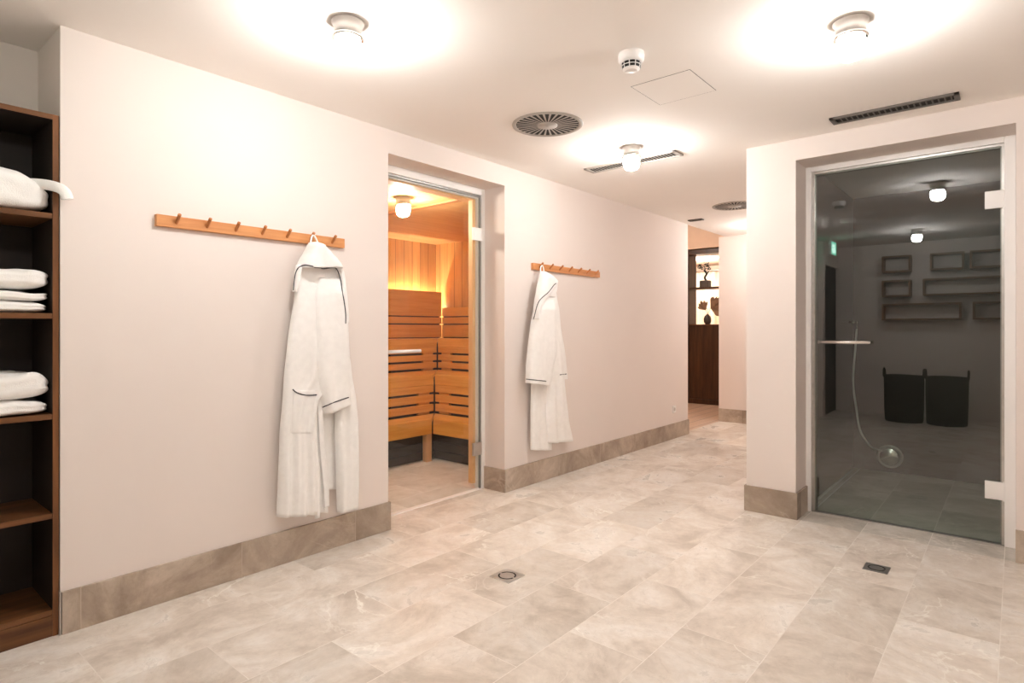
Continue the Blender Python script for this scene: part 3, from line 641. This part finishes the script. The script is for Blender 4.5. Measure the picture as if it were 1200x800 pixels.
# ------------------------------------------------------------------ sauna benches
FX, FY = -4.10, 3.72          # front corner of the lower tier
T1, T2, T3 = .39, .77, 1.11
R1X, R1Y = -4.37, 3.99        # riser to middle tier
R2X, R2Y = -4.86, 4.50        # riser to upper tier
BKX, BKY = -5.29, 4.95
def bench(label, side):
    """side 'back': long run parallel to the door wall, 'end': run along the end wall"""
    t = empty('sauna_bench', ((FX, 2.6, 0) if side == 'back' else (-3.8, FY, 0)), label, 'sauna bench', 'tiered sauna benches')
    m = M_BENCHY if side == 'back' else M_BENCHX; g = .006
    def bx(d0, d1, z0, z1, c0, c1=None, bev=.004):
        # d: distance behind the lower front edge ; along the run from c0 to the open end
        bm = bmesh.new()
        if side == 'back': box(bm, FX-d1, FX-d0, 1.25, FY+c0-g, z0, z1, bev=bev)
        else: box(bm, FX-c0+g, -3.27, FY+d0, FY+d1, z0, z1, bev=bev)
        return bm
    tiers = [(0, .27, T1, .135), (.27, .765, T2, .10), (.765, 1.19, T3, .09)]
    for i, (a, b_, z, hgt) in enumerate(tiers):
        link('front_board', bx(a, a+.028, z-hgt, z, a), m, t)
        w = (b_-a-.028)
        n = 1 if w < .3 else 2
        for k in range(n):
            e0, e1 = a+.028+w*k/n+.002, a+.028+w*(k+1)/n-.002
            pts = [(FX-e0, 1.25), (FX-e0, FY+e0-g), (FX-e1, FY+e1-g), (FX-e1, 1.25)] if side == 'back' else [(-3.27, FY+e0), (FX-e0+g, FY+e0), (FX-e1+g, FY+e1), (-3.27, FY+e1)]
            bm = bmesh.new(); lo = [bm.verts.new((p[0], p[1], z-.028)) for p in pts]; hi = [bm.verts.new((p[0], p[1], z)) for p in pts]
            bm.faces.new(lo); bm.faces.new(hi[::-1])
            for q in range(4): bm.faces.new((lo[q], hi[q], hi[(q+1) % 4], lo[(q+1) % 4]))
            link('seat_board', bm, m, t)
    for (d, z0, z1, hb) in ((.27, T1, T2-.10, .10), (.765, T2, T3-.09, .09)):
        n = 3; gap = .021; h = (z1-z0-n*gap)/n
        for k in range(n):
            link('riser_slat', bx(d+.004, d+.024, z0+gap+k*(h+gap), z0+gap+k*(h+gap)+h, d, bev=.003), m, t)
        link('gap_shade_board', bx(d+.046, d+.056, z0, z1, d, bev=0), M_BOARD, t)  # dark sheet added so the riser slots look shaded
        for k in range(5):               # spacer blocks seen in the slots
            bm = bmesh.new(); o_ = .12+k*.62
            if side == 'back': box(bm, FX-d-.045, FX-d-.016, FY+d-o_-.07, FY+d-o_+.07, z0, z1)
            else:
                x = FX-d+o_
                if x > -3.3: continue
                box(bm, x-.07, x+.07, FY+d+.016, FY+d+.045, z0, z1)
            link('spacer_block', bm, m, t)
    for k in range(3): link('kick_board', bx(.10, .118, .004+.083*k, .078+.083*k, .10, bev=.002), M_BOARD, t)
    if side == 'back':
        link('leg', BX(FX-.075, FX-.015, FY-.055, FY+.005, 0, T1-.135, bev=.004), M_PINE, t)
        link('leg', BX(FX-.075, FX-.015, 1.6, 1.66, 0, T1-.135, bev=.004), M_PINE, t)
    else:
        link('leg', BX(-3.45, -3.39, FY+.03, FY+.09, 0, T1-.135, bev=.004), M_PINE, t)
    return t
bench('three-tiered pine sauna bench along the panelled back wall, left of the corner seam', 'back')
bench('three-tiered pine sauna bench along the end wall, right of the corner seam', 'end')
# added unseen dark core below the upper tiers, blocks light behind seams and gaps
struct('wall_sauna_light_block', boxes([(-5.44, FX-.34, 1.21, 4.99, 0, T2-.06), (FX-.34, -3.21, FY+.34, 4.99, 0, T2-.06), (-5.44, FX-.84, 1.21, 4.99, T2-.06, T3-.06), (FX-.84, -3.21, FY+.84, 4.99, T2-.06, T3-.06)]), M_BOARD)
t = empty('backrest', (BKX, 3.0, T3), 'wide pine backrest with the warm light glowing behind it', 'backrest', 'sauna backrests')
for z0, z1 in ((T3+.01, T3+.155), (T3+.17, T3+.245), (T3+.258, 1.66)):
    link('backrest_board', BX(BKX-.022, BKX, 1.25, 4.946, z0, z1, bev=.003), M_BENCHY, t)
link('gap_shade_board', BX(BKX-.040, BKX-.023, 1.25, 4.93, T3, 1.45), M_BOARD, t)  # added to stop the strip's light shining through the board gaps
t = empty('backrest', (-4.2, BKY, T3), 'lower pine backrest on the end wall, right of the corner', 'backrest', 'sauna backrests')
for z0, z1 in ((T3+.01, T3+.155), (T3+.17, T3+.245), (T3+.258, T3+.36)):
    link('backrest_board', BX(BKX+.004, -3.27, BKY, BKY+.022, z0, z1, bev=.003), M_BENCHX, t)
link('gap_shade_board', BX(BKX+.004, -3.27, BKY+.023, BKY+.036, T3, T3+.33), M_BOARD, t)  # added dark sheet that keeps these board gaps shaded
o = link('light_strip', BX(-5.39, -5.36, 4.2, 4.92, 1.50, 1.512, bev=.003), M_LED); tag(o, 'warm light strip hidden behind the sauna backrest', 'light strip')
o = link('ceiling_batten', BX(-5.44, -3.21, 3.32, 3.37, 2.232, 2.25, bev=.002), M_OAKPEG); tag(o, 'wooden batten across the sauna ceiling right of its lamp', 'batten')

# ------------------------------------------------------------------ steam shower fittings
t = empty('shower_holder', (-1.1, 5.62, 1.26), 'slim chrome shower shelf on the dark tiles behind the tinted glass', 'shower holder')
bm = bmesh.new(); box(bm, -1.1, -1.03, 5.50, 5.72, 1.255, 1.265, bev=.003); box(bm, -1.1, -1.02, 5.50, 5.72, 1.285, 1.292, bev=.002); link('shelf', bm, M_CHROME, t)
bm = bmesh.new(); cyl(bm, (-1.1, 5.78, 1.27), (-1.04, 5.78, 1.27), .014); cyl(bm, (-1.04, 5.78, 1.285), (-1.04, 5.78, 1.22), .011); link('hose_connector', bm, M_CHROME, t, True)
bm = bmesh.new(); tube(bm, smooth_path([(-1.04, 5.78, 1.235), (-1.05, 5.77, 1.05), (-1.06, 5.74, .78), (-1.04, 5.75, .55), (-1.02, 5.80, .36), (-.97, 5.86, .24), (-.93, 5.90, .195), (-.89, 5.935, .185)], 10), .008, 10); o = link('shower_hose', bm, M_WHITE, None, True); tag(o, 'thin pale shower hose curving down the dark tiles', 'shower hose')
t = empty('steam_outlet', (-.823, 5.95, .135), 'round brushed metal steam outlet low on the back of the shower', 'steam outlet')
def disc_y(prof, c, m, name):
    bm = bmesh.new(); lathe(bm, prof, (0, 0, 0), 48)
    bmesh.ops.rotate(bm, verts=bm.verts, cent=(0, 0, 0), matrix=Matrix.Rotation(math.pi/2, 3, 'X')); bmesh.ops.translate(bm, verts=bm.verts, vec=Vector(c))
    return link(name, bm, m, t, True)
disc_y([(0, 0), (.098, 0), (.098, .006), (.084, .012), (.080, .006), (0, .006)], (-.823, 5.95, .135), M_ALU, 'rim')
disc_y([(0, .008), (.070, .008), (.072, .028), (.066, .033), (0, .036)], (-.823, 5.95, .135), M_CHROME, 'cover')
o = link('channel_drain', boxes([(-1.085, -1.078, 4.45, 5.93, .0, .004), (-1.045, -1.038, 4.45, 5.93, .0, .004), (-1.085, -1.038, 4.45, 4.457, 0, .004)]), M_WHITE); tag(o, 'narrow channel drain along the left side of the shower floor', 'channel drain')

# ------------------------------------------------------------------ far room
DV = 9.40
t = empty('room_divider', (-3.9, DV, 0), 'tall dark oak room divider with open shelves above a solid base', 'room divider')
link('post', BX(-4.20, -4.11, DV-.04, DV+.26, 0, 2.50, bev=.003), M_DIV, t)
link('post', BX(-3.12, -3.03, DV-.04, DV+.26, 0, 2.50, bev=.003), M_DIV, t)
link('top_rail', BX(-4.11, -3.12, DV-.04, DV+.26, 2.43, 2.50, bev=.003), M_DIV, t)
link('shelf', BX(-4.11, -3.12, DV-.02, DV+.25, 1.865, 1.885+.01, bev=.002), M_DIV, t)
link('base_panel', BX(-4.11, -3.12, DV-.02, DV+.25, .08, 1.275, bev=.003), M_DIV, t)
link('base_top', BX(-4.11, -3.12, DV-.035, DV+.26, 1.275, 1.29, bev=.002), M_WALNUT, t)
link('plinth', BX(-4.11, -3.12, DV-.04, DV+.25, 0, .08, bev=.003), M_DIV, t)
# bonsai
px, pz = -3.88, 1.875
t = empty('potted_plant', (px, DV+.08, pz), 'small dark potted bonsai on the divider shelf', 'potted plant')
bm = bmesh.new(); box(bm, px-.075, px+.075, DV+.01, DV+.15, pz, pz+.13, bev=.012); link('pot', bm, M_POT, t)
bm = bmesh.new(); tube(bm, smooth_path([(px+.01, DV+.08, pz+.13), (px-.01, DV+.08, pz+.18), (px+.02, DV+.08, pz+.24), (px-.02, DV+.08, pz+.30)]), .017); tube(bm, smooth_path([(px+.02, DV+.08, pz+.22), (px+.05, DV+.09, pz+.28)]), .010); tk = link('trunk', bm, M_LEAF, t, True)
bm = bmesh.new()
for k in range(130):
    c = [(px-.05, pz+.34, .06), (px+.06, pz+.33, .05), (px+.01, pz+.38, .05), (px-.09, pz+.36, .03)][k % 4]
    a, b_ = R.uniform(0, 6.28), R.uniform(-1, 1); q = Vector((c[0]+c[2]*math.cos(a)*R.random(), DV+.08+.05*math.sin(a), c[1]+.035*b_))
    d = Vector((R.uniform(-1, 1), R.uniform(-1, 1), R.uniform(-.3, 1))).normalized()*.028; s = d.cross(Vector((.3, .5, .2))).normalized()*.010
    v = [bm.verts.new(q), bm.verts.new(q+d*.5+s), bm.verts.new(q+d), bm.verts.new(q+d*.5-s)]; bm.faces.new(v)
link('foliage', bm, M_LEAF, tk)
# vase with dried palm leaves
px, pz = -3.845, 1.29
t = empty('vase', (px, DV+.08, pz), 'round dark vase with dried fan palm leaves on the divider base', 'vase')
bm = bmesh.new(); lathe(bm, [(0, 0), (.035, 0), (.058, .04), (.060, .09), (.045, .135), (.022, .155), (.022, .165), (.015, .165), (.015, .15), (0, .15)], (px, DV+.08, pz), 28); link('vase_body', bm, M_POT, t, True)
def fan(cx, cz, ang, L, spread, n=13):
    bm = bmesh.new(); q0 = Vector((px, DV+.08, pz+.15)); hub = Vector((cx, DV+.08, cz)); tube(bm, [q0, (q0+hub)/2+Vector((0, .01, .01)), hub], .003, 6)
    for i in range(n):
        a = ang+spread*(i/(n-1)-.5); d = Vector((math.cos(a), .12*math.sin(i*2.1), math.sin(a))); ll = L*(1-.25*abs(i/(n-1)-.5)*2)
        s = Vector((-math.sin(a), 0, math.cos(a)))*L*.5*spread/(n-1)*1.1; off = Vector((0, .006*(-1)**i, 0))
        v = [bm.verts.new(hub), bm.verts.new(hub+d*ll*.75+s+off), bm.verts.new(hub+d*ll), bm.verts.new(hub+d*ll*.75-s-off)]
        w = [bm.verts.new(x.co+Vector((0, .002, 0))) for x in v]
        bm.faces.new(v); bm.faces.new(w[::-1])
        for k in range(4): bm.faces.new((v[k], w[k], w[(k+1) % 4], v[(k+1) % 4]))
    link('fan_leaf', bm, M_DRY, t)
fan(px+.05, pz+.26, .35, .26, 2.2); fan(px-.03, pz+.23, 2.1, .19, 1.5); fan(px+.0, pz+.25, 2.9, .18, .35, 4)
# curtain
bm = bmesh.new(); n = 300; A = []
for i in range(n+1):
    x = -6.2+3.1*i/n; d = .055*math.sin(i*.5)+.02*math.sin(i*.23+1)
    A.append([bm.verts.new((x, 11.55+d*w_, z)) for z, w_ in ((0.03, 1.3), (.8, 1.1), (1.6, .95), (2.34, .7))])
for a, b_ in zip(A, A[1:]):
    for k in range(3): bm.faces.new((a[k], a[k+1], b_[k+1], b_[k]))
cu = empty('curtain', (-4.6, 11.55, 0), 'cream pleated curtain at the back of the far room', 'curtain')
o = link('curtain_fabric', bm, M_CURT, cu, True); md = o.modifiers.new('thickness', 'SOLIDIFY'); md.thickness = .004
bm = bmesh.new(); cyl(bm, (-6.3, 11.55, 2.37), (-3.0, 11.55, 2.37), .014); link('curtain_rail', bm, M_ALU, cu)
for i in range(2):
    x, y = (-4.15, 10.6) if i == 0 else (-5.6, 10.2)
    t = empty('downlight', (x, y, 2.5), ['small bright recessed ceiling spot behind the room divider', 'recessed ceiling spot deeper in the far room'][i], 'ceiling light')
    bm = bmesh.new(); lathe(bm, [(.06, 0), (.075, 0), (.075, -.006), (.06, -.006)], (x, y, 2.5), 28); link('ring', bm, M_WHITE, t)
    bm = bmesh.new(); lathe(bm, [(0, -.001), (.06, -.001), (.06, -.004), (0, -.004)], (x, y, 2.5), 28); link('lens', bm, M_SPOT, t)
t = empty('downlight', (-4.2, 7.6, 2.95), 'recessed ceiling spot in front of the room divider', 'ceiling light')
bm = bmesh.new(); lathe(bm, [(.06, 0), (.075, 0), (.075, -.006), (.06, -.006)], (-4.2, 7.6, 2.95), 28); link('ring', bm, M_WHITE, t)
bm = bmesh.new(); lathe(bm, [(0, -.001), (.06, -.001), (.06, -.004), (0, -.004)], (-4.2, 7.6, 2.95), 28); link('lens', bm, M_SPOT, t)

# ------------------------------------------------------------------ things mirrored in the steam room glass
def box_shelf(x0, x1, z0, z1, label):
    t = empty('box_shelf', ((x0+x1)/2, -1.3, z0), label, 'wall shelf', 'brown box shelves on the back wall'); w = .022; y0, y1 = -1.299, -1.12
    link('top_board', BX(x0, x1, y0, y1, z1-w, z1, bev=.001), M_BROWNBOX, t); link('bottom_board', BX(x0, x1, y0, y1, z0, z0+w, bev=.001), M_BROWNBOX, t)
    link('side_board', BX(x0, x0+w, y0, y1, z0+w, z1-w, bev=.001), M_BROWNBOX, t); link('side_board', BX(x1-w, x1, y0, y1, z0+w, z1-w, bev=.001), M_BROWNBOX, t)
mir = 'mirrored in the steam room glass'
box_shelf(-1.46, -1.12, 2.01, 2.24, 'small brown box shelf, left in the top row, '+mir)
box_shelf(-.90, -.53, 2.01, 2.24, 'small brown box shelf, middle of the top row, '+mir)
box_shelf(-.47, .10, 2.01, 2.24, 'brown box shelf, right in the top row, '+mir)
box_shelf(-1.46, -1.12, 1.67, 1.90, 'small brown box shelf, left in the middle row, '+mir)
box_shelf(-.98, .10, 1.67, 1.90, 'very long brown box shelf in the middle row, '+mir)
box_shelf(-1.46, -.56, 1.34, 1.57, 'long brown box shelf, left in the bottom row, '+mir)
box_shelf(-.44, .10, 1.34, 1.57, 'brown box shelf, right in the bottom row, '+mir)
def basket(xc, yc, label):
    t = empty('rattan_basket', (xc, yc, 0), label, 'basket', 'dark rattan baskets by the back wall')
    bm = bmesh.new(); lathe(bm, [(0, 0), (.205, 0), (.215, .02), (.222, .30), (.226, .60), (.216, .605), (.210, .30), (.2, .03), (0, .03)], (xc, yc, 0), 40); link('basket_body', bm, M_RATTAN, t, True)
    for s in (-1, 1):
        bm = bmesh.new(); tube(bm, smooth_path([(xc+s*.219, yc-.07, .58), (xc+s*.222, yc-.06, .65), (xc+s*.222, yc, .69), (xc+s*.222, yc+.06, .65), (xc+s*.219, yc+.07, .58)]), .011, 8); link('handle', bm, M_RATTAN, t, True)
basket(-1.14, -.66, 'dark rattan laundry basket, left of the pair mirrored in the steam room glass')
basket(-.68, -.66, 'dark rattan laundry basket, right of the pair mirrored in the steam room glass')

# ------------------------------------------------------------------ lights of the far room (its own lamps are the downlights)
def plight(name, loc, e, col, r=.06):
    l = bpy.data.lights.new(name, 'POINT'); l.energy = e; l.color = col; l.shadow_soft_size = r
    o = bpy.data.objects.new(name, l); COL.objects.link(o); o.location = loc
plight('far_lamp', (-4.2, 7.6, 2.85), 13, (1, .92, .84))
plight('far_lamp', (-4.6, 10.5, 2.3), 24, (1, .93, .86))

# ------------------------------------------------------------------ world, camera, view
sc = bpy.context.scene
w = bpy.data.worlds.new('World'); sc.world = w; w.use_nodes = True
w.node_tree.nodes['Background'].inputs[0].default_value = (.9, .85, .8, 1); w.node_tree.nodes['Background'].inputs[1].default_value = .05
cam = bpy.data.cameras.new('camera'); co = bpy.data.objects.new('camera', cam); COL.objects.link(co); sc.camera = co
co.location = (0, 0, CH); co.rotation_euler = (math.pi/2, 0, TH)
cam.sensor_fit = 'HORIZONTAL'; cam.sensor_width = 36; cam.lens = F*36/1200
cam.shift_y = -(400-V0)/1200; cam.clip_start = .02
sc.view_settings.view_transform = 'Standard'; sc.view_settings.look = 'None'; sc.view_settings.gamma = 1; sc.view_settings.use_curve_mapping = False
sc.view_settings.exposure = 1.95
sc.cycles.max_bounces = 10; sc.cycles.diffuse_bounces = 7; sc.cycles.glossy_bounces = 5; sc.cycles.transparent_max_bounces = 16
sc.cycles.use_denoising = True; sc.cycles.sample_clamp_indirect = 8; sc.cycles.caustics_reflective = False; sc.cycles.caustics_refractive = False
